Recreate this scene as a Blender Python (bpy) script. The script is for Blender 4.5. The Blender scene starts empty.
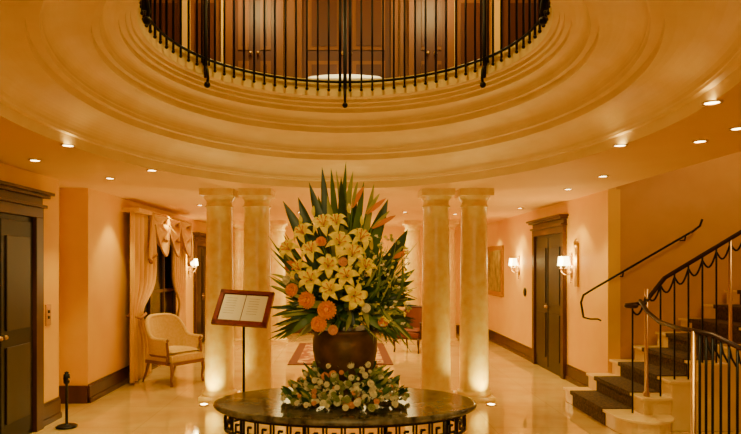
import bpy, bmesh, math, random
from mathutils import Vector, Matrix
random.seed(7)
S=bpy.context.scene
EYE=1.65; F=600.0; CX=345.0; HY=265.0
def P(px,py,d): return Vector(((px-CX)/F*d, d, EYE-(py-HY)/F*d))
def lin(c):
    return c/12.92 if c<=0.04045 else ((c+0.055)/1.055)**2.4
def hx(h):
    h=h.lstrip('#'); return tuple(lin(int(h[i:i+2],16)/255) for i in (0,2,4))+(1,)
def mat(name,c,rough=.5,metal=0,c2=None,scale=5,bump=0,emit=0,detail=5,sharp=False,stretch=None,spec=None,trans=0):
    m=bpy.data.materials.new(name); m.use_nodes=True
    nt=m.node_tree; b=nt.nodes['Principled BSDF']
    b.inputs['Base Color'].default_value=hx(c); b.inputs['Roughness'].default_value=rough
    b.inputs['Metallic'].default_value=metal
    if spec is not None: b.inputs['Specular IOR Level'].default_value=spec
    if c2 or bump:
        tc=nt.nodes.new('ShaderNodeTexCoord'); mp=nt.nodes.new('ShaderNodeMapping')
        nt.links.new(tc.outputs['Object'],mp.inputs[0])
        if stretch: mp.inputs['Scale'].default_value=stretch
        n=nt.nodes.new('ShaderNodeTexNoise'); n.inputs['Scale'].default_value=scale; n.inputs['Detail'].default_value=detail
        nt.links.new(mp.outputs[0],n.inputs['Vector'])
        if c2:
            r=nt.nodes.new('ShaderNodeValToRGB')
            r.color_ramp.elements[0].color=hx(c); r.color_ramp.elements[1].color=hx(c2)
            r.color_ramp.elements[0].position=.45 if sharp else .3; r.color_ramp.elements[1].position=.56 if sharp else .7
            nt.links.new(n.outputs['Fac'],r.inputs[0]); nt.links.new(r.outputs[0],b.inputs['Base Color'])
        if bump:
            bp=nt.nodes.new('ShaderNodeBump'); bp.inputs['Strength'].default_value=bump; bp.inputs['Distance'].default_value=.01
            nt.links.new(n.outputs['Fac'],bp.inputs['Height']); nt.links.new(bp.outputs[0],b.inputs['Normal'])
    if emit:
        b.inputs['Emission Color'].default_value=hx(c); b.inputs['Emission Strength'].default_value=emit
    return m

M={}
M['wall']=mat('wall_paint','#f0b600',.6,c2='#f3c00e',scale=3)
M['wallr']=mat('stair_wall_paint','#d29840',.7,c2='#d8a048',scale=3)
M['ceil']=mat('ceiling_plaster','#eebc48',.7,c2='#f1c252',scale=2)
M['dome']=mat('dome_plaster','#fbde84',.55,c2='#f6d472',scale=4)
M['col']=mat('column_marble','#ecc030',.35,c2='#f6dc72',scale=9)
M['trim']=mat('dark_wood','#42200c',.35,c2='#542c10',scale=8,stretch=(1,1,.2))
M['door']=mat('door_wood','#221206',.4,c2='#2c1a08',scale=8,stretch=(1,1,.15))
M['elev']=mat('elevator_metal','#160f08',.4,metal=.4,c2='#20160a',scale=3)
M['iron']=mat('wrought_iron','#15100c',.45,metal=.6)
M['brass']=mat('brass','#c0985a',.3,metal=.9)
M['pink']=mat('rail_bronze','#3a2820',.35,metal=.6)
M['step']=mat('stair_marble','#f2d688',.25,c2='#e8c46a',scale=4)
M['carpet']=mat('carpet_runner','#38281a',.95,c2='#6a5032',scale=40,bump=.5)
M['mtable']=mat('table_marble','#181a18',.12,c2='#84826e',scale=10,detail=12)
M['tedge']=mat('table_marble_edge','#20201e',.15,c2='#8a866e',scale=14,detail=10)
M['fret']=mat('fret_iron','#1c1712',.4,metal=.6)
M['urn']=mat('urn_bronze','#3a2812',.5,metal=.3,c2='#6e4e1e',scale=10,bump=.3)
M['leaf']=mat('leaf_dark','#1f3a1a',.4,c2='#2f5022',scale=12)
M['leaf2']=mat('leaf_mid','#466622',.45,c2='#62842c',scale=12)
M['leaf3']=mat('leaf_pale','#93a040',.5,c2='#b0b454',scale=12)
M['yel']=mat('lily_yellow','#ffe800',.5,c2='#fff000',scale=20)
M['org']=mat('mum_orange','#fa9a00',.6,c2='#fdb010',scale=30)
M['cream']=mat('blossom_cream','#f8efc4',.6)
M['peach']=mat('blossom_peach','#f2b070',.6)
M['oran2']=mat('strelitzia_orange','#ea8808',.5)
M['white']=mat('menu_paper','#f8f2dc',.6)
M['red']=mat('menu_frame_wood','#6e1c10',.3,c2='#8a2814',scale=10)
M['ink']=mat('menu_ink','#b8a890',.8)
M['fab']=mat('chair_fabric','#e6c868',.85,c2='#dab850',scale=30,bump=.2)
M['cwood']=mat('chair_wood','#8a5a18',.4)
M['rfab']=mat('chair_red_fabric','#7a3a1e',.8)
M['curt']=mat('curtain_silk','#e8b828',.55,c2='#d6a01a',scale=2,stretch=(6,6,.4))
M['fringe']=mat('curtain_fringe','#a8701c',.8)
M['shade']=mat('lamp_shade','#ffeeb0',.6,emit=10)
M['bulb']=mat('downlight_lens','#ffe8a8',.4,emit=20)
M['trimring']=mat('downlight_trim','#d8b468',.3,metal=.3)
M['gold']=mat('gold_frame','#b98c20',.35,metal=.8)
M['paint']=mat('painting_canvas','#6c5818',.6,c2='#b89428',scale=6)
M['glass']=mat('window_night_glass','#120c08',.1)
M['black']=mat('black_metal','#0c0a09',.35,metal=.4)
M['panel']=mat('upper_panel_wood','#74401c',.5,c2='#824a20',scale=5,stretch=(1,1,.2))
M['panel2']=mat('upper_door_wood','#4c1e0e',.45,c2='#5c2812',scale=5,stretch=(1,1,.2))
M['upw']=mat('upper_wall_paint','#c68c3c',.7)
M['rug']=mat('rug_wool','#8a4820',.95,c2='#c89a50',scale=6,sharp=True)
M['rugb']=mat('rug_border','#6a3418',.95)
M['plate']=mat('call_plate','#caa060',.3,metal=.8)
m=bpy.data.materials.new('floor_marble'); m.use_nodes=True; nt=m.node_tree; b=nt.nodes['Principled BSDF']
tc=nt.nodes.new('ShaderNodeTexCoord'); mp=nt.nodes.new('ShaderNodeMapping'); nt.links.new(tc.outputs['Object'],mp.inputs[0])
mp.inputs['Location'].default_value=(.3,.2,0)
br=nt.nodes.new('ShaderNodeTexBrick'); br.offset=0; br.inputs['Scale'].default_value=1; br.inputs['Brick Width'].default_value=.9; br.inputs['Row Height'].default_value=.9
br.inputs['Mortar Size'].default_value=.003; br.inputs['Color1'].default_value=hx('#dfbe6c'); br.inputs['Color2'].default_value=hx('#dab864'); br.inputs['Mortar'].default_value=hx('#c09a4c')
nt.links.new(mp.outputs[0],br.inputs['Vector'])
nz=nt.nodes.new('ShaderNodeTexNoise'); nz.inputs['Scale'].default_value=2.5; nz.inputs['Detail'].default_value=8
nt.links.new(tc.outputs['Object'],nz.inputs['Vector'])
mx=nt.nodes.new('ShaderNodeMix'); mx.data_type='RGBA'; mx.blend_type='MULTIPLY'; mx.inputs['Factor'].default_value=.4
rr=nt.nodes.new('ShaderNodeValToRGB'); rr.color_ramp.elements[0].position=.35; rr.color_ramp.elements[1].position=.65
rr.color_ramp.elements[0].color=hx('#d8b070'); rr.color_ramp.elements[1].color=(1,1,1,1)
nt.links.new(nz.outputs['Fac'],rr.inputs[0]); nt.links.new(br.outputs['Color'],mx.inputs[6]); nt.links.new(rr.outputs[0],mx.inputs[7]); nt.links.new(mx.outputs[2],b.inputs['Base Color'])
b.inputs['Roughness'].default_value=.04; b.inputs['IOR'].default_value=2.1; M['floor']=m

class B:
    def __init__(s,name): s.name=name; s.v=[]; s.f=[]; s.m=[]; s.sm=[]; s.mats=[]
    def mi(s,k):
        if k not in s.mats: s.mats.append(k)
        return s.mats.index(k)
    def add(s,vs,fs,k,smooth=False):
        o=len(s.v); s.v+= [tuple(v) for v in vs]; i=s.mi(k)
        for f in fs: s.f.append(tuple(o+a for a in f)); s.m.append(i); s.sm.append(smooth)
    def box(s,x0,x1,y0,y1,z0,z1,k,R=None,c=None):
        vs=[Vector((x,y,z)) for z in(z0,z1) for y in(y0,y1) for x in(x0,x1)]
        if R is not None:
            c=c or Vector((0,0,0)); vs=[R@v+c for v in vs]
        s.add(vs,[(0,2,3,1),(4,5,7,6),(0,1,5,4),(2,6,7,3),(0,4,6,2),(1,3,7,5)],k)
    def lathe(s,prof,c,k,n=32,sx=1,sy=1,smooth=True,a0=0,a1=None,R=None):
        full=a1 is None; a1=a1 if a1 is not None else 2*math.pi
        N=n if full else n+1; vs=[]
        for (r,z) in prof:
            for i in range(N):
                a=a0+(a1-a0)*i/n; p=Vector((r*math.cos(a)*sx,r*math.sin(a)*sy,z))
                if R is not None: p=R@p
                vs.append(p+Vector(c))
        fs=[]
        for j in range(len(prof)-1):
            for i in range(n):
                i2=(i+1)%N
                fs.append((j*N+i,j*N+i2,(j+1)*N+i2,(j+1)*N+i))
        s.add(vs,fs,k,smooth)
    def tube(s,pts,r,k,n=8,smooth=True):
        pts=[Vector(p) for p in pts]; vs=[]; L=len(pts)
        up=None
        for i,p in enumerate(pts):
            t=(pts[min(i+1,L-1)]-pts[max(i-1,0)])
            if t.length<1e-9: t=Vector((0,0,1))
            t.normalize()
            if up is None:
                up=Vector((0,0,1)) if abs(t.z)<.9 else Vector((0,1,0))
            a=t.cross(up)
            if a.length<1e-3: a=t.cross(Vector((1,0,0)))
            a.normalize(); bb=a.cross(t); up=bb
            rad=r[i] if isinstance(r,(list,tuple)) else r
            for j in range(n):
                th=2*math.pi*(j+.5)/n; vs.append(p+a*math.cos(th)*rad+bb*math.sin(th)*rad)
        fs=[(i*n+j,i*n+(j+1)%n,(i+1)*n+(j+1)%n,(i+1)*n+j) for i in range(L-1) for j in range(n)]
        fs.append(tuple(range(n))[::-1]); fs.append(tuple((L-1)*n+j for j in range(n)))
        s.add(vs,fs,k,smooth)
    def ball(s,c,r,k,n=12,sz=1):
        s.lathe([(max(1e-4,r*math.sin(math.pi*i/8)),-r*sz*math.cos(math.pi*i/8)) for i in range(9)],c,k,n)
    def grid(s,fn,nu,nv,k,smooth=True):
        vs=[fn(i/nu,j/nv) for j in range(nv+1) for i in range(nu+1)]
        fs=[(j*(nu+1)+i,j*(nu+1)+i+1,(j+1)*(nu+1)+i+1,(j+1)*(nu+1)+i) for j in range(nv) for i in range(nu)]
        s.add(vs,fs,k,smooth)
    def build(s,bevel=0,solid=0,T=None,sub=0):
        me=bpy.data.meshes.new(s.name); me.from_pydata(s.v,[],s.f)
        for k in s.mats: me.materials.append(M[k])
        me.polygons.foreach_set('material_index',s.m); me.polygons.foreach_set('use_smooth',s.sm)
        bm=bmesh.new(); bm.from_mesh(me); bmesh.ops.recalc_face_normals(bm,faces=bm.faces); bm.to_mesh(me); bm.free()
        me.update()
        o=bpy.data.objects.new(s.name,me); S.collection.objects.link(o)
        if T is not None: o.matrix_world=T
        if solid:
            q=o.modifiers.new('solid','SOLIDIFY'); q.thickness=solid
        if bevel:
            q=o.modifiers.new('bevel','BEVEL'); q.width=bevel; q.segments=2; q.limit_method='ANGLE'
        return o
CH=2.57; XR=3.2; XL=-3.07; YB=14.5; CY=4.52
b=B('floor'); b.box(-3.7,6.5,-2.2,YB+.1,-.1,0,'floor'); b.build()
NA=128
def oval(t,a):
    rx=1.48+(2.15-1.48)*t; ry=1.48+(3.02-1.48)*t
    return Vector((rx*math.sin(a),CY-.34*t+ry*math.cos(a),0))
def rectpt(a,x0,x1,y0,y1,cy):
    dx,dy=math.sin(a),math.cos(a); t=1e9
    if dx>1e-6:t=min(t,x1/dx)
    if dx<-1e-6:t=min(t,x0/dx)
    if dy>1e-6:t=min(t,(y1-cy)/dy)
    if dy<-1e-6:t=min(t,(y0-cy)/dy)
    return Vector((dx*t,cy+dy*t,0))
def holed(b,tt,x0,x1,y0,y1,z,k):
    cy=CY-.34*tt
    A=[2*math.pi*i/NA for i in range(NA)]
    for x in(x0,x1):
        for y in(y0,y1): A.append(math.atan2(x,y-cy)%(2*math.pi))
    A.sort(); n=len(A); vs=[]
    for a in A:
        p=oval(tt,a); p.z=z; q=rectpt(a,x0,x1,y0,y1,cy); q.z=z; vs+=[p,q]
    b.add(vs,[(2*i,2*i+1,(2*i+3)%(2*n),(2*i+2)%(2*n)) for i in range(n)],k)
b=B('ceiling')
holed(b,1.0,-3.6,3.15,-2.1,9,CH,'ceil')
b.box(-3.6,3.3,9,YB+.1,CH,CH+.1,'ceil')
b.box(3.15,6.4,-2.1,4.4,CH,CH+.1,'ceil')
b.box(3.15,3.3,7.3,9,CH,CH+.1,'ceil')
b.box(3.15,3.2,4.4,7.3,CH,3.5,'ceil')
prof=[(1.0,2.57),(1.0,2.65),(.95,2.655),(.945,2.67)]
def cove(t0,h0,t1,h1,n=10):
    return [(t0-(t0-t1)*(1-math.cos(math.pi/2*i/n)),h0+(h1-h0)*math.sin(math.pi/2*i/n)) for i in range(n+1)]
prof+=cove(.94,2.675,.62,2.83)+[(.62,2.885),(.56,2.89),(.555,2.92)]
prof+=cove(.55,2.925,.30,3.05)+[(.30,3.105),(.25,3.11),(.245,3.14)]
prof+=cove(.24,3.145,.13,3.21,6)+[(.13,3.25),(.085,3.255),(.08,3.285),(.05,3.29),(.045,3.32),(.015,3.325),(.0,3.335),(0,3.5)]
vs=[];n=160
for (t,h) in prof:
    for i in range(n):
        p=oval(t,2*math.pi*i/n); p.z=h; vs.append(p)
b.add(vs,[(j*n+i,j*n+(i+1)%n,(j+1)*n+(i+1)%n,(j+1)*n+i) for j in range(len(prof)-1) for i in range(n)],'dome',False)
b.build()
b=B('floor_upper'); holed(b,0.0,-3.6,3.15,-2.1,8.2,3.5,'carpet'); b.build()
b=B('ceiling_upper'); b.box(-3.7,6.5,-2.2,8.4,5.9,6.0,'ceil'); b.build()
b=B('wall_left')
b.box(-3.25,-3.1,-2.1,6.5,0,CH,'wall'); b.box(-3.56,-3.41,6.4,7.25,0,CH,'wall'); b.box(-3.45,-3.13,6.36,6.49,0,CH,'wall')
b.box(-3.45,XL,7.17,7.3,0,CH,'wall'); b.box(-3.2,XL,7.3,YB,0,CH,'wall'); b.build()
b=B('wall_right'); b.box(XR,XR+.15,7.3,YB,0,CH,'wall'); b.build()
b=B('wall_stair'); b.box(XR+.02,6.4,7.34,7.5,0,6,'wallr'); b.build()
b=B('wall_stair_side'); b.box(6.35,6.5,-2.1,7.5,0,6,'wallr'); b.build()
b=B('wall_back'); b.box(-3.3,3.4,YB,YB+.15,0,CH,'wall'); b.build()
b=B('wall_front'); b.box(-3.7,6.5,-2.25,-2.1,0,6,'wall'); b.build()
b=B('wall_upper_left'); b.box(-3.75,-3.6,-2.1,8.3,CH,6,'upw'); b.build()
b=B('wall_upper_back'); b.box(-3.6,3.2,8.2,8.35,3.5,5.9,'upw')
for x0,x1 in((-2.9,-2.2),(-2.1,-1.68),(-.8,-.68),(.75,.87),(1.5,1.95),(2.15,2.9)):
    b.box(x0,x1,8.15,8.2,3.5,5.9,'panel')
    if x1-x0>.3: b.box(x0+.07,x1-.07,8.13,8.15,3.75,5.2,'panel2')
for x in(-2.15,-1.62,1.45,2.05): b.box(x-.05,x+.05,8.08,8.2,3.5,5.9,'ceil')
b.box(-3.6,3.2,8.14,8.2,3.5,3.72,'trim')
b.build()
def face_door(name,x0,x1,y,z0,h):
    b=B(name)
    b.box(x0,x1,y-.03,y+.0,z0,z0+h,'panel2')
    w=(x1-x0)/2
    for i in(0,1):
        a=x0+i*w
        for (p,q) in((.15,.9),(1.05,h-.15)):
            b.box(a+.08,a+w-.08,y-.045,y-.03,z0+p,z0+q,'panel'); b.box(a+.13,a+w-.13,y-.055,y-.04,z0+p+.05,z0+q-.05,'panel2')
    b.box(x0-.09,x0,y-.06,y,z0,z0+h+.09,'panel'); b.box(x1,x1+.09,y-.06,y,z0,z0+h+.09,'panel'); b.box(x0-.14,x1+.14,y-.09,y,z0+h,z0+h+.12,'panel')
    b.ball((x0+w-.05,y-.07,z0+1),.025,'brass'); b.ball((x0+w+.05,y-.07,z0+1),.025,'brass')
    b.build()
face_door('door_3',-.58,.62,8.13,3.5,2.1)
face_door('door_4',-1.52,-.92,8.13,3.5,2.1)
face_door('door_5',.95,1.38,8.13,3.5,2.1)
b=B('glow_bench')  # made-up pale bench, spotlit to stand in for a white glow upstairs
b.grid(lambda u,v:Vector((-.5+1.0*u,7.45+.42*v,3.96+.10*(math.sin(math.pi*u)*math.sin(math.pi*v))**.3)),16,10,'cream')
b.box(-.5,.5,7.45,7.87,3.84,3.97,'cream')
for x in(-.44,.44):
    for y in(7.5,7.82): b.tube([(x,y,3.85),(x,y,3.65),(x,y,3.5)],[.03,.022,.016],'trim')
b.build()
b=B('baseboard_right'); 
def bbx(b,x,s,y0,y1):
    b.box(min(x,x+s*.02),max(x,x+s*.02),y0,y1,0,.2,'trim'); b.box(min(x,x+s*.035),max(x,x+s*.035),y0,y1,0,.06,'trim'); b.box(min(x,x+s*.012),max(x,x+s*.012),y0,y1,.2,.225,'trim')
bbx(b,XR,-1,7.32,8.62); bbx(b,XR,-1,10.12,YB); b.build()
b=B('baseboard_left'); bbx(b,XL,1,7.17,YB); bbx(b,-3.1,1,-2,4.5); bbx(b,-3.1,1,6.1,6.5); b.box(-3.41,XL,7.14,7.17,0,.21,'trim'); b.build()
b=B('baseboard_back'); b.box(-3,3.1,YB-.03,YB,0,.2,'trim'); b.build()
def side_door(name,x,s,y0,y1,h,pm='door',casing=.1):
    b=B(name)
    def bx(d0,d1,ya,yb,z0,z1,k):
        a,c=x+s*d0,x+s*d1; b.box(min(a,c),max(a,c),ya,yb,z0,z1,k)
    bx(0,.02,y0,y1,0,h,pm)
    w=(y1-y0)/2
    for i in(0,1):
        a=y0+i*w
        bx(.02,.03,a+.02,a+w-.02,.05,h-.05,pm)
        for (p,q) in((.2,.9),(1.05,h-.2)):
            bx(.03,.045,a+.09,a+w-.09,p,q,'door')
    bx(0,.06,y0-casing,y0,0,h,'trim'); bx(0,.06,y1,y1+casing,0,h,'trim'); bx(0,.06,y0-casing,y1+casing,h,h+.1,'trim')
    bx(0,.09,y0-casing-.02,y1+casing+.02,h+.1,h+.13,'trim'); bx(0,.05,y0-casing,y1+casing,h+.13,h+.2,'trim')
    bx(0,.11,y0-casing-.04,y1+casing+.04,h+.2,h+.23,'trim'); bx(0,.14,y0-casing-.07,y1+casing+.07,h+.23,h+.26,'trim')
    for dy in(-.04,.04): b.ball((x+s*.06,(y0+y1)/2+dy,1.0),.022,'brass')
    b.build(bevel=.004)
side_door('door_1',XR,-1,8.75,9.98,2.12)
side_door('door_2',XL,1,12.25,13.2,2.05)
side_door('elevator_door',-3.1,1,4.75,5.92,2.12,'elev',.14)
b=B('elevator_call_plate'); b.box(-3.1,-3.085,6.2,6.3,1.02,1.24,'plate'); b.box(-3.085,-3.078,6.235,6.265,1.09,1.12,'black'); b.box(-3.085,-3.078,6.235,6.265,1.15,1.18,'black'); b.build()

def column(x,y,r=.17,name='column'):
    b=B(name)
    b.box(x-r-.035,x+r+.035,y-r-.035,y+r+.035,0,.06,'col')
    pr=[(r*1.17,.06),(r*1.2,.08),(r*1.17,.105),(r*1.05,.115),(r*1.03,.125)]
    top=CH-.02
    for i in range(13):
        u=i/12; pr.append((r*(1.0-.13*u**1.6),.14+(top-.2-.14)*u))
    rt=r*.87
    pr+=[(rt*1.1,top-.195),(rt*1.12,top-.18),(rt*1.02,top-.17),(rt,top-.12),(rt*1.12,top-.10),(rt*1.25,top-.06)]
    b.lathe(pr,(x,y,0),'col',36)
    b.box(x-rt*1.3,x+rt*1.3,y-rt*1.3,y+rt*1.3,top-.06,CH,'col')
    b.build()
for px in(219.5,257,436,474): column((px-CX)/F*7.4,7.4,.178)
for x in(-1.42,1.42): column(x,12.6,.18)
for x in(-2.15,2.15): column(x,12.6,.18)
def light(name,typ,loc,e,col=(1,.62,.28),size=.1,rot=None,spot=None,blend=.6,sy=None,target=None):
    l=bpy.data.lights.new(name,typ); l.energy=e; l.color=col
    if typ=='AREA':
        l.size=size
        if sy: l.shape='RECTANGLE'; l.size_y=sy
    else: l.shadow_soft_size=size
    if typ=='SPOT': l.spot_size=math.radians(spot or 80); l.spot_blend=blend
    o=bpy.data.objects.new(name,l); o.location=loc; S.collection.objects.link(o)
    if target is not None:
        o.rotation_euler=(Vector(target)-Vector(loc)).to_track_quat('-Z','Y').to_euler()
    elif rot: o.rotation_euler=rot
    return o
W=(1,.79,.28)
b=B('floor_uplight')
ups=[(-1.66,7.06),(1.72,7.06),(-1.3,7.78),(1.36,7.78)]
for x,y in ups:
    b.lathe([(.001,.004),(.05,.004),(.06,.0),(.065,.012),(.05,.012),(.001,.012)],(x,y,0),'trimring',20); b.lathe([(.001,.0135),(.04,.0135)],(x,y,0),'bulb',16)
b.build()
for i,(x,y) in enumerate(ups): light('column_uplight_%d'%i,'SPOT',(x,y,.05),45,(1,.86,.4),.03,target=(x*.93,y+(.22 if y<7.4 else -.22),1.4),spot=120)

b=B('recessed_downlight')
dl=[(35,160),(68,145),(152,170),(700,141),(712,102),(738,128),(620,145),(568,189),(603,176),(110,178),(475,202),(200,205),(300,212),(405,212),(520,208),(455,214)]
dlp=[]
for px,py in dl:
    v=HY-py; d=(CH-EYE)*F/v; x=(px-CX)/F*d; dlp.append((x,d))
    if abs(x)>3.05: continue
    b.lathe([(.04,CH-.001),(.055,CH-.001),(.055,CH-.008),(.04,CH-.008)],(x,d,0),'trimring',20); b.lathe([(.0005,CH-.004),(.04,CH-.004)],(x,d,0),'bulb',16)
b.build()
for i,(x,y) in enumerate(dlp):
    if i in(0,2,3,5,7,9,10,11,12,13): light('downlight_%d'%i,'SPOT',(x,y,CH-.03),70,W,.04,rot=(0,0,0),spot=85,blend=.6)
for i,y in enumerate((8.1,9.4,10.8,12.4)):
    light('wallwash_r%d'%i,'SPOT',(2.85,y,CH-.03),46,W,.04,target=(3.15,y,.6),spot=75,blend=.5)
for i,y in enumerate((7.8,9.6,11.2,12.9)):
    light('wallwash_l%d'%i,'SPOT',(-2.7,y,CH-.03),46,W,.04,target=(-3.0,y,.6),spot=75,blend=.5)

def sconce(x,s,y,z,name='wall_sconce'):
    b=B(name)
    def p(d,dy,dz): return Vector((x+s*d,y+dy,z+dz))
    b.lathe([(.001,0),(.045,0),(.05,.008),(.03,.02),(.001,.025)],p(0,0,-.05),'brass',16,R=Matrix.Rotation(math.pi/2*s,3,'Y'),sx=2.2)
    b.tube([p(.02,0,-.2),p(.02,0,.16)],[.006,.02],'brass')
    b.ball(p(.02,0,.18),.018,'brass'); b.ball(p(.02,0,-.21),.014,'brass')
    for q in(-1,1):
        pts=[p(.02,0,-.06)]
        for i in range(9):
            a=i/8*math.pi
            pts.append(p(.02+.1*i/8,q*.11*(i/8),-.06-.05*math.sin(a)))
        pts.append(p(.12,q*.11,-.02)); b.tube(pts,.007,'brass')
        c=p(.12,q*.11,0)
        b.lathe([(.006,-.03),(.03,-.02),(.028,-.015),(.01,-.01)],c,'brass',14)
        b.lathe([(.011,-.015),(.011,.05)],c,'cream',12)
        b.lathe([(.05,.02),(.035,.15)],c,'shade',20)
    b.build()
    light('sconce_lamp','POINT',(x+s*.15,y,z+.09),16,W,.05)
sconce(XR,-1,8.45,1.62); sconce(XR,-1,11.0,1.62); sconce(XL,1,11.75,1.62)
b=B('framed_painting'); b.box(XR-.04,XR,12.1,13.3,1.0,2.05,'gold'); b.box(XR-.05,XR-.03,12.2,13.2,1.1,1.95,'paint'); b.build(bevel=.01)
b=B('wall_plaque'); b.lathe([(.001,0),(.07,0),(.08,.01),(.06,.02),(.001,.02)],(XR,10.65,1.17),'black',24,R=Matrix.Rotation(-math.pi/2,3,'Y')); b.build()
b=B('wall_ornament'); b.box(XR-.03,XR,8.2,8.3,1.35,1.95,'gold'); b.lathe([(.001,0),(.07,0),(.03,.03),(.001,.04)],(XR-.02,8.25,1.95),'gold',16,R=Matrix.Rotation(-math.pi/2,3,'Y')); b.build(bevel=.008)
b=B('landscape_picture'); b.box(-2.3,-1.2,YB-.05,YB-.001,1.0,1.9,'gold'); b.box(-2.22,-1.28,YB-.06,YB-.04,1.08,1.82,'paint'); b.build(bevel=.01)
b=B('landscape_picture'); b.box(-.5,.7,YB-.05,YB-.001,1.1,2.1,'gold'); b.box(-.42,.62,YB-.06,YB-.04,1.18,2.02,'paint'); b.build(bevel=.01)
b=B('window_1'); b.box(XL,XL+.02,8.6,10.7,.25,2.3,'glass')
for y in(8.6,9.3,10.0,10.66): b.box(XL,XL+.05,y,y+.05,.25,2.3,'trim')
for z in(.25,1.2,2.26): b.box(XL,XL+.045,8.6,10.7,z,z+.05,'trim')
b.build()
b=B('curtain')
def panel(y0,y1,side):
    def fn(u,v):
        z=.03+2.35*v
        t=math.exp(-((z-.95)/.28)**2)
        w=1-.55*t-.25*(1 if z<.95 else 0)*(1-t)
        if side<0: y=y0+(y1-y0)*u*w
        else: y=y1-(y1-y0)*(1-u)*w
        x=XL+.13+.045*math.sin(u*2*math.pi*6)*(1-.4*t)
        return Vector((x,y,z))
    b.grid(fn,72,30,'curt')
panel(8.2,9.35,-1); panel(10.2,11.0,1)
for k in range(3):
    y0=8.9+.7*k; 
    def fn(u,v,y0=y0):
        sag=(.16+.30*v)*math.sin(math.pi*u)**.8
        z=2.42-.04*v-sag*v-.12*v
        return Vector((XL+.2+.05*math.sin(v*14)+.06*math.sin(math.pi*u),y0+.72*u,z))
    b.grid(fn,20,20,'curt')
    b.tube([fn(i/20,1)-Vector((0,0,.012)) for i in range(21)],.014,'fringe')
for y,l in((8.85,.75),(9.6,.4),(10.3,.4),(11.0,.8)):
    def fn(u,v,y=y,l=l):
        return Vector((XL+.22+.04*math.sin(u*9),y+(.03+.12*v)*(u-.5)*2,2.42-l*v*(1-.3*abs(u-.3))))
    b.grid(fn,12,12,'curt')
    b.tube([fn(i/12,1) for i in range(13)],.014,'fringe')
b.box(XL+.0,XL+.24,8.25,11.05,2.38,2.44,'curt')
b.tube([(XL+.05,8.3,.95),(XL+.2,8.45,.9),(XL+.2,8.65,.95)],.02,'fringe')
b.build(solid=.006)

def armchair(loc,ang,fab,wood,sc=1):
    b=B('armchair')
    b.grid(lambda u,v:Vector((-.25+.54*u,(-.27+.54*v),.40+.06*math.sin(math.pi*u)**.4*math.sin(math.pi*v)**.4)),14,14,fab)
    b.box(-.25,.29,-.27,.27,.31,.41,fab)
    b.box(-.27,.31,-.285,.285,.28,.325,wood)
    def path(u):
        if u<.25: t=u/.25; return Vector((.20-.33*t,-.29,0))
        if u>.75: t=(u-.75)/.25; return Vector((-.13+.33*t,.29,0))
        th=(u-.25)/.5*math.pi; return Vector((-.13-.19*math.sin(th),-.29*math.cos(th),0))
    def h(u): return .62+.30*math.exp(-((u-.5)/.23)**4)
    def shell(off):
        def fn(u,v):
            p=path(u); d=Vector(p); d.normalize()
            q=p+d*(off+.05*v); q.z=.40+(h(u)-.40)*v; return q
        return fn
    b.grid(shell(0),48,8,fab); b.grid(shell(-.045),48,8,fab)
    f0,f1=shell(0),shell(-.045)
    b.tube([(f0(i/48,1)+f1(i/48,1))/2 for i in range(49)],.03,wood if wood!='cwood' else fab,8)
    b.tube([(f0(i/48,0)+f1(i/48,0))/2 for i in range(49)],.026,wood,8)
    for y in(-.29,.29):
        b.tube([(.21,y,.30),(.23,y,.45),(.2,y,.6),(.23,y,.63)],.02,wood)
        b.tube([(.28,y*.93,.32),(.30,y*.95,.2),(.27,y*.93,.08),(.29,y*.95,0)],[.03,.026,.015,.02],wood)
        b.tube([(-.24,y*.8,.32),(-.29,y*.85,.15),(-.36,y*.88,0)],[.026,.02,.014],wood)
    b.grid(lambda u,v:Vector((-.20+.46*u,-.24+.48*v,.45+.05*(math.sin(math.pi*u)*math.sin(math.pi*v))**.35)),14,14,fab)
    T=Matrix.Translation(loc)@Matrix.Rotation(ang,4,'Z')@Matrix.Scale(sc,4)
    return b.build(T=T)
armchair((-2.42,8.5,0),math.radians(-35),'fab','cwood',1.0)
armchair((1.28,11.5,0),math.radians(-120),'rfab','trim',.9)
b=B('rug'); b.box(-.95,.8,9.9,12.6,.0,.012,'rugb'); b.box(-.8,.65,10.05,12.45,.004,.016,'rug'); b.build()
b=B('console_table'); b.box(-.7,.9,13.9,14.3,.78,.83,'trim'); b.box(-.65,.85,13.93,14.27,.66,.78,'trim')
for x in(-.62,.82):
    for y in(13.95,14.25): b.tube([(x,y,.68),(x,y,.3),(x,y,0)],[.035,.025,.02],'trim')
b.build(bevel=.006)
b=B('console_table'); b.box(-1.95,-1.35,13.2,13.6,.78,.83,'trim'); b.box(-1.9,-1.4,13.25,13.55,.4,.78,'trim')
for x in(-1.88,-1.42):
    for y in(13.27,13.53): b.tube([(x,y,.42),(x,y,.3),(x,y,0)],[.035,.025,.02],'trim')
b.build(bevel=.006)
b=B('table_lamp'); b.lathe([(.001,.83),(.08,.83),(.08,.85),(.03,.88),(.07,1.0),(.06,1.1),(.015,1.16),(.015,1.22)],(.1,14.1,0),'brass',20); b.lathe([(.17,1.2),(.11,1.45)],(.1,14.1,0),'shade',24); b.build()

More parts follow.
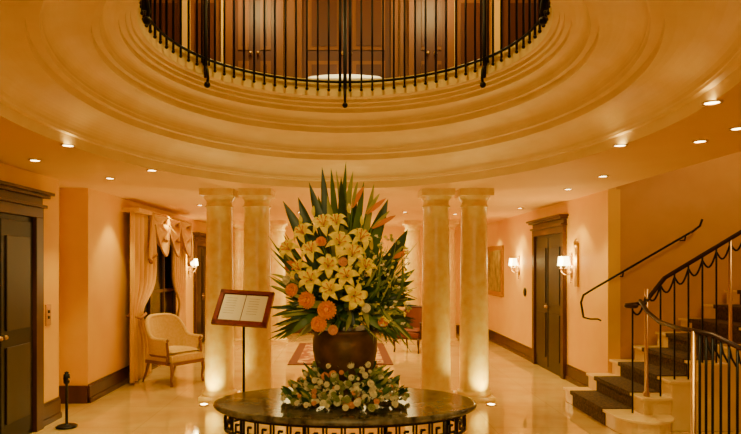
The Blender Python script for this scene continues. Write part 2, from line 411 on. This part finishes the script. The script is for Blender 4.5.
b=B('marble_table'); TY=3.99; RX=.87; RY=.51; TH=.75
def el(pr,k,c=(0,TY,0),n=96):
    vs=[]
    for (d,z) in pr:
        for i in range(n):
            a=2*math.pi*i/n; vs.append((c[0]+(RX+d)*math.cos(a),c[1]+(RY+d)*math.sin(a),z))
    fs=[(j*n+i,j*n+(i+1)%n,(j+1)*n+(i+1)%n,(j+1)*n+i) for j in range(len(pr)-1) for i in range(n)]
    b.add(vs,fs,k,True)
el([(-.02,TH),(-.48,TH),],'mtable'); b.add([( (RX-.48)*math.cos(2*math.pi*i/96),TY+(RY-.48)*math.sin(2*math.pi*i/96),TH) for i in range(96)],[tuple(range(96))],'mtable')
el([(-.02,TH),(-.006,TH-.004),(0,TH-.015),(-.004,TH-.03),(-.015,TH-.036),(-.02,TH-.04),(-.06,TH-.042)],'tedge')
el([(-.05,TH-.04),(-.05,TH-.052),(-.075,TH-.052),(-.09,TH-.054),(-.3,TH-.054)],'fret')
def ept(s,z,d=-.075):
    a=s*2*math.pi; return Vector(((RX+d)*math.cos(a),TY+(RY+d)*math.sin(a),z))
N=720; acc=[0]
for i in range(N): acc.append(acc[-1]+(ept((i+1)/N,0)-ept(i/N,0)).length)
def S2(l):
    l%=acc[-1]; lo=0;hi=N
    while hi-lo>1:
        m_=(lo+hi)//2
        if acc[m_]<=l: lo=m_
        else: hi=m_
    return (lo+(l-acc[lo])/(acc[lo+1]-acc[lo]))/N
K=36; L=acc[-1]/K
zt,zb=TH-.06,TH-.17
for z in(zt,zb): b.tube([ept(i/96,z) for i in range(97)],.010,'fret',4,False)
key=[(0,0),(0,1),(.82,1),(.82,.22),(.3,.22),(.3,.62),(.55,.62)]
for kk in range(K):
    for (a0,a1) in zip(key[:-1],key[1:]):
        n=4 if a0[0]!=a1[0] else 1
        pts=[]
        for i in range(n+1):
            u=a0[0]+(a1[0]-a0[0])*i/n; v=a0[1]+(a1[1]-a0[1])*i/n
            pts.append(ept(S2((kk+u)*L),zb+(zt-zb)*v))
        b.tube(pts,.009,'fret',4,False)
for q in range(8):
    s=(q+.5)/8
    p=ept(s,0,-.1); b.tube([(p.x,p.y,zb),(p.x,p.y,.06),(p.x,p.y,0)],[.018,.014,.03],'fret',8)
el2=[ept(i/96,.12,-.1) for i in range(97)]; b.tube(el2,.012,'fret',6)
b.build()

b=B('flower_arrangement')
UC=Vector((0,TY+.02,0))
pr=[(.001,.75),(.135,.75),(.14,.775),(.11,.80),(.10,.83),(.13,.87),(.175,.93),(.20,1.0),(.215,1.08),(.215,1.15),(.205,1.19),(.225,1.21),(.23,1.225),(.2,1.23),(.001,1.2)]
b.lathe(pr,(UC.x,UC.y,0),'urn',40)
def fp(px,py,dy=0):
    d=TY+.02-dy; return P(px,py,d)
def leaf(base,tip,w,k,bend=.15,side=None,n=9,fold=.25):
    base=Vector(base);tip=Vector(tip); d=tip-base; L_=d.length; t=d.normalized()
    if side is None:
        side=t.cross(Vector((random.uniform(-.5,.5),-1,random.uniform(-.3,.3))))
        if side.length<.05: side=t.cross(Vector((1,0,0)))
    side=side.normalized(); nn=side.cross(t)
    vs=[]
    for i in range(n+1):
        u=i/n; ww=w*(math.sin(math.pi*min(1,u*.92+.08))**.7) if i<n else .0005
        c=base+d*u+nn*math.sin(math.pi*u)*bend*L_-Vector((0,0,1))*(bend*L_*.5*u*u)
        vs+=[c-side*ww+nn*ww*fold,c,c+side*ww+nn*ww*fold]
    fs=[]
    for i in range(n):
        fs+=[(3*i,3*i+1,3*i+4,3*i+3),(3*i+1,3*i+2,3*i+5,3*i+4)]
    b.add(vs,fs,k,True)
root=Vector((0,UC.y,1.25))
tall=[(322,170,6,'leaf'),(331,168,5,'leaf2'),(309,184,7,'leaf'),(346,165,4,'leaf2'),(353,168,5,'leaf3'),(341,180,7,'leaf'),(298,196,8,'leaf'),(283,200,8,'leaf'),(364,184,5,'leaf2'),(374,182,5,'leaf3'),
      (388,198,9,'leaf'),(382,213,9,'leaf2'),(408,230,9,'leaf'),(318,198,7,'leaf2'),(357,196,7,'leaf'),(327,192,6,'leaf3'),(336,172,3,'leaf3'),(277,248,7,'leaf2'),(415,268,6,'leaf2')]
for px,py,w,k in tall:
    tip=fp(px,py,random.uniform(-.12,.15)); bs=root+Vector((random.uniform(-.08,.08),random.uniform(-.1,.1),0))
    leaf(bs,tip,w/150,k,bend=random.uniform(-.05,.06))
for i in range(430):
    a=random.uniform(0,2*math.pi); e=random.uniform(-.4,1.2)
    r=random.uniform(.22,.42)
    d=Vector((math.cos(a)*math.cos(e)*1.02,math.sin(a)*math.cos(e)*.8,math.sin(e)*.95))
    st=Vector((0,UC.y,1.38))+d*r*.6; en=Vector((0,UC.y,1.38))+d*(r+random.uniform(0,.10))+Vector((random.uniform(-.06,.06),0,random.uniform(-.1,.04)))
    leaf(st,en,random.uniform(.008,.026),random.choice(['leaf','leaf','leaf2','leaf2','leaf3']),bend=random.uniform(-.25,.35),n=6)
for i in range(85):
    tip=fp(random.uniform(372,420),random.uniform(235,345),random.uniform(-.1,.3))
    leaf(Vector((.12,UC.y-.05,1.4))+Vector((random.uniform(-.05,.1),random.uniform(-.1,.1),random.uniform(-.12,.12))),tip,random.uniform(.004,.012),random.choice(['leaf2','leaf3','leaf']),bend=random.uniform(-.1,.35),n=7)
for i in range(50):
    tip=fp(random.uniform(268,298),random.uniform(230,340),random.uniform(-.1,.25))
    leaf(Vector((-.12,UC.y-.05,1.35)),tip,random.uniform(.006,.018),random.choice(['leaf2','leaf3','leaf']),bend=random.uniform(-.1,.3),n=7)
def frame(n):
    n=n.normalized(); a=n.cross(Vector((0,0,1)))
    if a.length<.1: a=n.cross(Vector((1,0,0)))
    a.normalize(); return a,n.cross(a),n
def lily(c,n,R=.09,k='yel'):
    a,bb,n=frame(n); ph=random.uniform(0,1)
    for i in range(6):
        th=ph+i*math.pi/3; d=a*math.cos(th)+bb*math.sin(th); sd=n.cross(d)
        w=R*(.30 if i%2 else .22); vs=[]; m_=8
        for j in range(m_+1):
            u=j/m_; rad=R*(.06+.94*u); hh=R*(.75*math.sin(u*math.pi*.62)-.1)-R*.65*u**3
            ww=w*math.sin(math.pi*(u*.9+.07))**.8 if j<m_ else .0004
            p=c+d*rad+n*hh
            vs+=[p-sd*ww+n*ww*.3,p,p+sd*ww+n*ww*.3]
        fs=[]
        for j in range(m_): fs+=[(3*j,3*j+1,3*j+4,3*j+3),(3*j+1,3*j+2,3*j+5,3*j+4)]
        b.add(vs,fs,k,True)
    for i in range(5):
        th=i*1.256; d=a*math.cos(th)+bb*math.sin(th)
        b.tube([c,c+n*R*.6+d*R*.2,c+n*R*.8+d*R*.35],[.0018,.0018,.005],'oran2',5)
def mum(c,n,R=.055,k='org'):
    a,bb,n=frame(n)
    b.ball(c,R*.55,k,10)
    for layer,(cnt,el_) in enumerate(((18,-.1),(16,.35),(13,.75),(8,1.15))):
        for i in range(cnt):
            th=i*2*math.pi/cnt+layer*.2; e=el_+random.uniform(-.1,.1)
            d=(a*math.cos(th)+bb*math.sin(th))*math.cos(e)+n*math.sin(e)
            sd=n.cross(d).normalized(); up=d.cross(sd)
            w=R*.17; p0=c+d*R*.4;p1=c+d*R*.8-up*R*.06;p2=c+d*R*1.02+up*R*.1
            b.add([p0-sd*w*.6,p0+sd*w*.6,p1-sd*w,p1+sd*w,p2-sd*w*.5,p2+sd*w*.5],[(0,1,3,2),(2,3,5,4)],k,True)
fc=Vector((0,UC.y,1.38))
def outn(c): 
    d=c-fc; d.y-=.25; return d+Vector((random.uniform(-.25,.25),-.05,random.uniform(-.1,.2)))
LL=[(304,234,.30),(324,226,.28),(312,252,.38),(300,270,.34),(339,244,.40),(328,266,.44),(352,256,.42),(347,277,.45),(311,280,.40),(331,290,.45),(354,296,.44),(337,224,.3),(360,240,.34),(290,250,.28),(366,268,.36)]
for px,py,dy in LL:
    c=fp(px,py,dy*.85); b.tube([fc,c],.004,'leaf2',5); lily(c,outn(c),random.uniform(.072,.092))
for px,py in((349,213),(362,225),(300,225),(372,250),(314,216)):
    c=fp(px,py,.15); b.tube([fc,c],.004,'leaf2',5); leaf(c,c+Vector((.0,-.02,.07)),.013,'yel',n=5)
for px,py,dy,R,k in((307,300,.36,.055,'org'),(327,310,.42,.058,'org'),(319,324,.40,.05,'org'),(292,290,.3,.042,'org'),(333,330,.36,.032,'peach'),(290,266,.22,.036,'org'),(383,322,.3,.032,'org'),(321,242,.40,.034,'org'),(366,308,.38,.03,'cream'),(287,280,.2,.032,'cream'),(343,262,.46,.03,'peach')):
    c=fp(px,py,dy*.85); b.tube([fc,c],.004,'leaf2',5); mum(c,outn(c),R,k)
for px,py,tx,ty in((366,214,386,198),(352,208,364,186),(372,228,396,215),(393,258,409,250)):
    c=fp(px,py,.15); t=fp(tx,ty,.2)
    b.tube([fc,c],.006,'leaf2',6); leaf(c,t,.016,'oran2',bend=.02); leaf(c,t+Vector((-.04,0,.03)),.012,'leaf3',bend=.02)
for i in range(160):
    c=fp(random.uniform(355,410),random.uniform(235,330),random.uniform(.1,.36))
    k=random.choice(['leaf3','yel','cream','leaf3'])
    for j in range(4):
        d=Vector((random.uniform(-1,1),random.uniform(-1,.2),random.uniform(-.5,1))).normalized()*.018
        leaf(c,c+d,.006,k,n=3)
for i in range(380):
    a=random.uniform(0,2*math.pi); r=random.uniform(.12,.32)
    c=Vector((r*1.12*math.cos(a),UC.y-.03+r*math.sin(a),TH+.01+random.uniform(0,.27)*(1-(r-.1)/.26)))
    d=Vector((math.cos(a),math.sin(a)*.9,random.uniform(.1,1.2)))*random.uniform(.04,.09)
    leaf(c,c+d,random.uniform(.008,.018),random.choice(['leaf','leaf2','leaf3','leaf2']),bend=random.uniform(-.1,.2),n=5)
for i in range(230):
    a=random.uniform(math.pi*.95,math.pi*2.05); r=random.uniform(.15,.37)
    c=Vector((r*1.12*math.cos(a),UC.y-.04+r*math.sin(a),TH+.03+random.uniform(.02,.27)*(1.1-(r-.1)/.26)))
    n_=Vector((math.cos(a),math.sin(a),.7))
    mum(c,n_,random.uniform(.012,.026),random.choice(['cream','cream','cream','cream','peach','leaf3']))
b.build()

b=B('menu_stand'); MX,MY=-.945,5.6
b.lathe([(.001,0),(.16,0),(.165,.012),(.15,.025),(.03,.04),(.018,.06),(.012,.1),(.012,1.12),(.018,1.13),(.018,1.15),(.01,1.17)],(MX,MY,0),'iron',28)
R=Matrix.Rotation(math.radians(-8),3,'Z')@Matrix.Rotation(math.radians(3),3,'Y')@Matrix.Rotation(math.radians(52),3,'X'); c=Vector((MX+.0,MY-.02,1.25))
w,h=.26,.19
b.box(-w,w,-h,h,-.02,0,'red',R,c)
for q in(-1,1):
    b.box(*( (w-.04,w) if q>0 else (-w,-w+.04)),-h,h,0,.015,'red',R,c); b.box(-w,w,*((h-.04,h) if q>0 else(-h,-h+.04)),0,.015,'red',R,c)
b.box(-w+.05,-.004,-h+.05,h-.05,0,.006,'white',R,c); b.box(.004,w-.05,-h+.05,h-.05,0,.006,'white',R,c)
for i in range(7):
    for x0 in(-w+.08,.04): b.box(x0,x0+.10,h-.09-i*.028,h-.087-i*.028,.006,.007,'ink',R,c)
b.tube([Vector((MX,MY,1.15)),c-R@Vector((0,0,.02))],.018,'brass')
b.build()

b=B('stanchion'); b.lathe([(.001,0),(.10,0),(.105,.012),(.09,.022),(.02,.03),(.014,.04),(.014,.44),(.03,.45),(.034,.50),(.03,.54),(.018,.545),(.022,.56),(.001,.57)],(-2.83,6.1,0),'black',24)
b.tube([(-2.83,6.1,.5),(-2.79,6.08,.49)],.01,'brass'); b.tube([(-2.83,6.1,.5),(-2.87,6.12,.49)],.01,'brass'); b.build()

b=B('balcony_railing')
def bo(a,z,d=0):
    r=1.48-.03+d; return Vector((r*math.sin(a),CY+r*math.cos(a),z))
for z,r in((3.47,.012),(4.50,.024),(4.40,.010)): b.tube([bo(2*math.pi*i/96,z) for i in range(97)],r,'iron',8)
nb=84
for i in range(nb):
    a=2*math.pi*(i+.5)/nb; b.tube([bo(a,3.40),bo(a,4.5)],.0105,'iron',6)
    b.ball(bo(a,3.39),.015,'iron',6)
for i in range(-3,4):
    a=i*math.radians(58)
    b.tube([bo(a,3.30),bo(a,3.5),bo(a,4.5)],[.014,.02,.02],'iron',8)
    for da in(-.03,.03): b.tube([bo(a+da,3.42),bo(a+da,4.5)],.009,'iron',6)
    b.tube([bo(a,3.46,.03),bo(a,3.36,-.02),bo(a,3.29,-.03),bo(a,3.24,-.02)],[.018,.016,.014,.012],'iron',8)
    b.ball(bo(a,3.235,-.02),.028,'iron',10)
b.build()

SX=2.68; RI=.168; TR=.28; Y0=5.95; Y1=7.30; NS=12
b=B('staircase')
for k in range(NS):
    x0=SX+TR*k; z1=RI*(k+1)
    x1=x0+TR if k<NS-1 else 6.33
    b.box(x0,x1,Y0,Y1,0,z1-.03,'step'); b.box(x0-.03,x1,Y0-.03,Y1,z1-.03,z1,'step')
    b.box(x0-.042,x1,Y0+.22,Y1-.26,z1,z1+.012,'carpet'); b.box(x0-.042,x0-.03,Y0+.22,Y1-.26,z1-.035,z1+.012,'carpet'); b.box(x0-.012,x0,Y0+.22,Y1-.26,z1-RI,z1-.03,'carpet')
b.lathe([(.001,0),(.26,0),(.26,RI-.03),(.29,RI-.03),(.29,RI-.002),(.001,RI-.002)],(SX+.26,Y0,0),'step',32,smooth=False)
b.build(bevel=.006)
b=B('stair_railing')
YR=Y0+.06
def rz(x): return 1.02+RI+ (x-SX)*RI/TR+.02
pts=[]
for i in range(14):
    a=i/13*math.pi*1.6; r=.03+.05*i/13
    pts.append((SX+.17+.0+r*math.cos(a+2.9),YR+r*math.sin(a+2.9),1.24))
xs=SX+.32
pts+=[(xs,YR,1.27)]
pts+=[(xs+i*.2,YR,rz(xs+i*.2)) for i in range(1,18)]
b.tube(pts,.022,'pink',8)
def sz(x): return RI*(int((x-SX)/TR)+1)
i=0; x=SX+.2; prev=None
while x<6.2:
    zt_=rz(x) if x>xs else 1.24
    zb_=sz(x); big=(i%6==1)
    if big:
        b.tube([(x,YR,zb_),(x,YR,zb_+.04),(x,YR,zb_+.05),(x,YR,zt_)],[.03,.03,.017,.017],'brass',8)
    else: b.tube([(x,YR,zb_),(x,YR,zt_)],.009,'iron',6)
    if prev:
        (px_,pz_)=prev; pp=[]
        for j in range(9):
            u=j/8; pp.append((px_+(x-px_)*u,YR,pz_+(zt_-pz_)*u-.05-.11*math.sin(math.pi*u)))
        b.tube(pp,.010,'iron',6)
    prev=(x,zt_); x+=.14; i+=1
b.build()
b=B('guard_railing')
g=[(2.90,5.9,1.30),(2.90,5.75,1.2),(2.88,5.5,1.13),(2.86,5.2,1.11),(2.86,4.95,1.11),(2.95,4.82,1.09),(3.1,4.72,1.0),(3.3,4.62,.92),(3.6,4.5,.85)]
b.tube(g,.02,'pink',8)
def gi(u):
    L_=len(g)-1; k=min(int(u*L_),L_-1); f=u*L_-k; return Vector(g[k]).lerp(Vector(g[k+1]),f)
for i in range(26):
    p=gi((i+.3)/26.0)
    if i in(13,): b.tube([(p.x,p.y,0),(p.x,p.y,.05),(p.x,p.y,.06),(p.x,p.y,p.z)],[.035,.035,.02,.02],'brass',10)
    elif i>13: b.tube([(p.x,p.y,0),(p.x,p.y,p.z)],.01,'iron',6)
    if i>14:
        q=gi((i+1.2)/26.0) if i<25 else p
        b.tube([(p.x,p.y,p.z-.03),(p.x+.02,p.y,p.z-.12),(q.x,q.y,q.z-.16)],.008,'iron',6)
b.tube([(2.86,4.95,.1),(3.1,4.72,.1),(3.6,4.5,.1)],.012,'iron',6)
b.build()
b=B('wall_handrail')
hp=[(2.87,7.22,1.02),(2.86,7.22,1.08),(2.84,7.22,1.2),(2.87,7.22,1.29),(3.0,7.22,1.37)]+[(3.0+.2*i,7.22,1.37+.116*i) for i in range(1,7)]+[(4.27,7.22,2.12),(4.3,7.22,2.2)]
b.tube(hp,.013,'iron',8)
b.tube([(2.87,7.22,1.02),(2.95,7.22,1.0),(3.04,7.22,1.0),(3.08,7.22,.98)],.010,'iron',8)
for x in(3.35,4.1): b.tube([(x,7.34,1.37+(x-3)*.58-.06),(x,7.24,1.37+(x-3)*.58-.06),(x,7.22,1.37+(x-3)*.58)],.009,'iron',6)
b.build()

light('lobby_fill','AREA',(0,-.6,2.4),85,W,2.2,target=(0,5,2.2),sy=.8)  # added area fill behind the camera, brightens the room and dome
light('upper_fill','POINT',(0,4.5,5.4),110,W,.35)  # assumed source without a fixture, general fill for dome and upper floor
light('upper_wall_lamp','POINT',(-1.2,7.4,5.3),45,W,.15)
light('upper_wall_lamp','POINT',(1.2,7.4,5.3),45,W,.15)
light('glow_spot','SPOT',(0,7.3,5.8),300,(1,.9,.65),.08,target=(0,7.66,3.9),spot=35,blend=.5)  # added spot that makes the stand-in bench glow
light('lounge_lamp','AREA',(0,11.5,2.5),110,W,2.5,rot=(0,0,0))
light('lounge_point','POINT',(0,13.0,1.6),60,W,.2)  # bare point light in the lounge, no lamp body
light('flower_spot','SPOT',(.3,1.6,3.0),110,(1,.9,.5),.08,target=(0,4,1.3),spot=32,blend=.8)
light('stair_lamp','POINT',(4.6,5.6,3.6),60,(1,.74,.34),.2)
w=bpy.data.worlds.new('world'); S.world=w; w.use_nodes=True
w.node_tree.nodes['Background'].inputs[0].default_value=(1,.6,.3,1); w.node_tree.nodes['Background'].inputs[1].default_value=.15
cam=bpy.data.cameras.new('camera'); co=bpy.data.objects.new('camera',cam); S.collection.objects.link(co)
co.location=(0,0,EYE); co.rotation_euler=(math.pi/2,0,0); cam.sensor_width=36; cam.lens=F/741*36
cam.shift_x=(370.5-CX)/741; cam.shift_y=(HY-217)/741; cam.clip_start=.05
S.camera=co
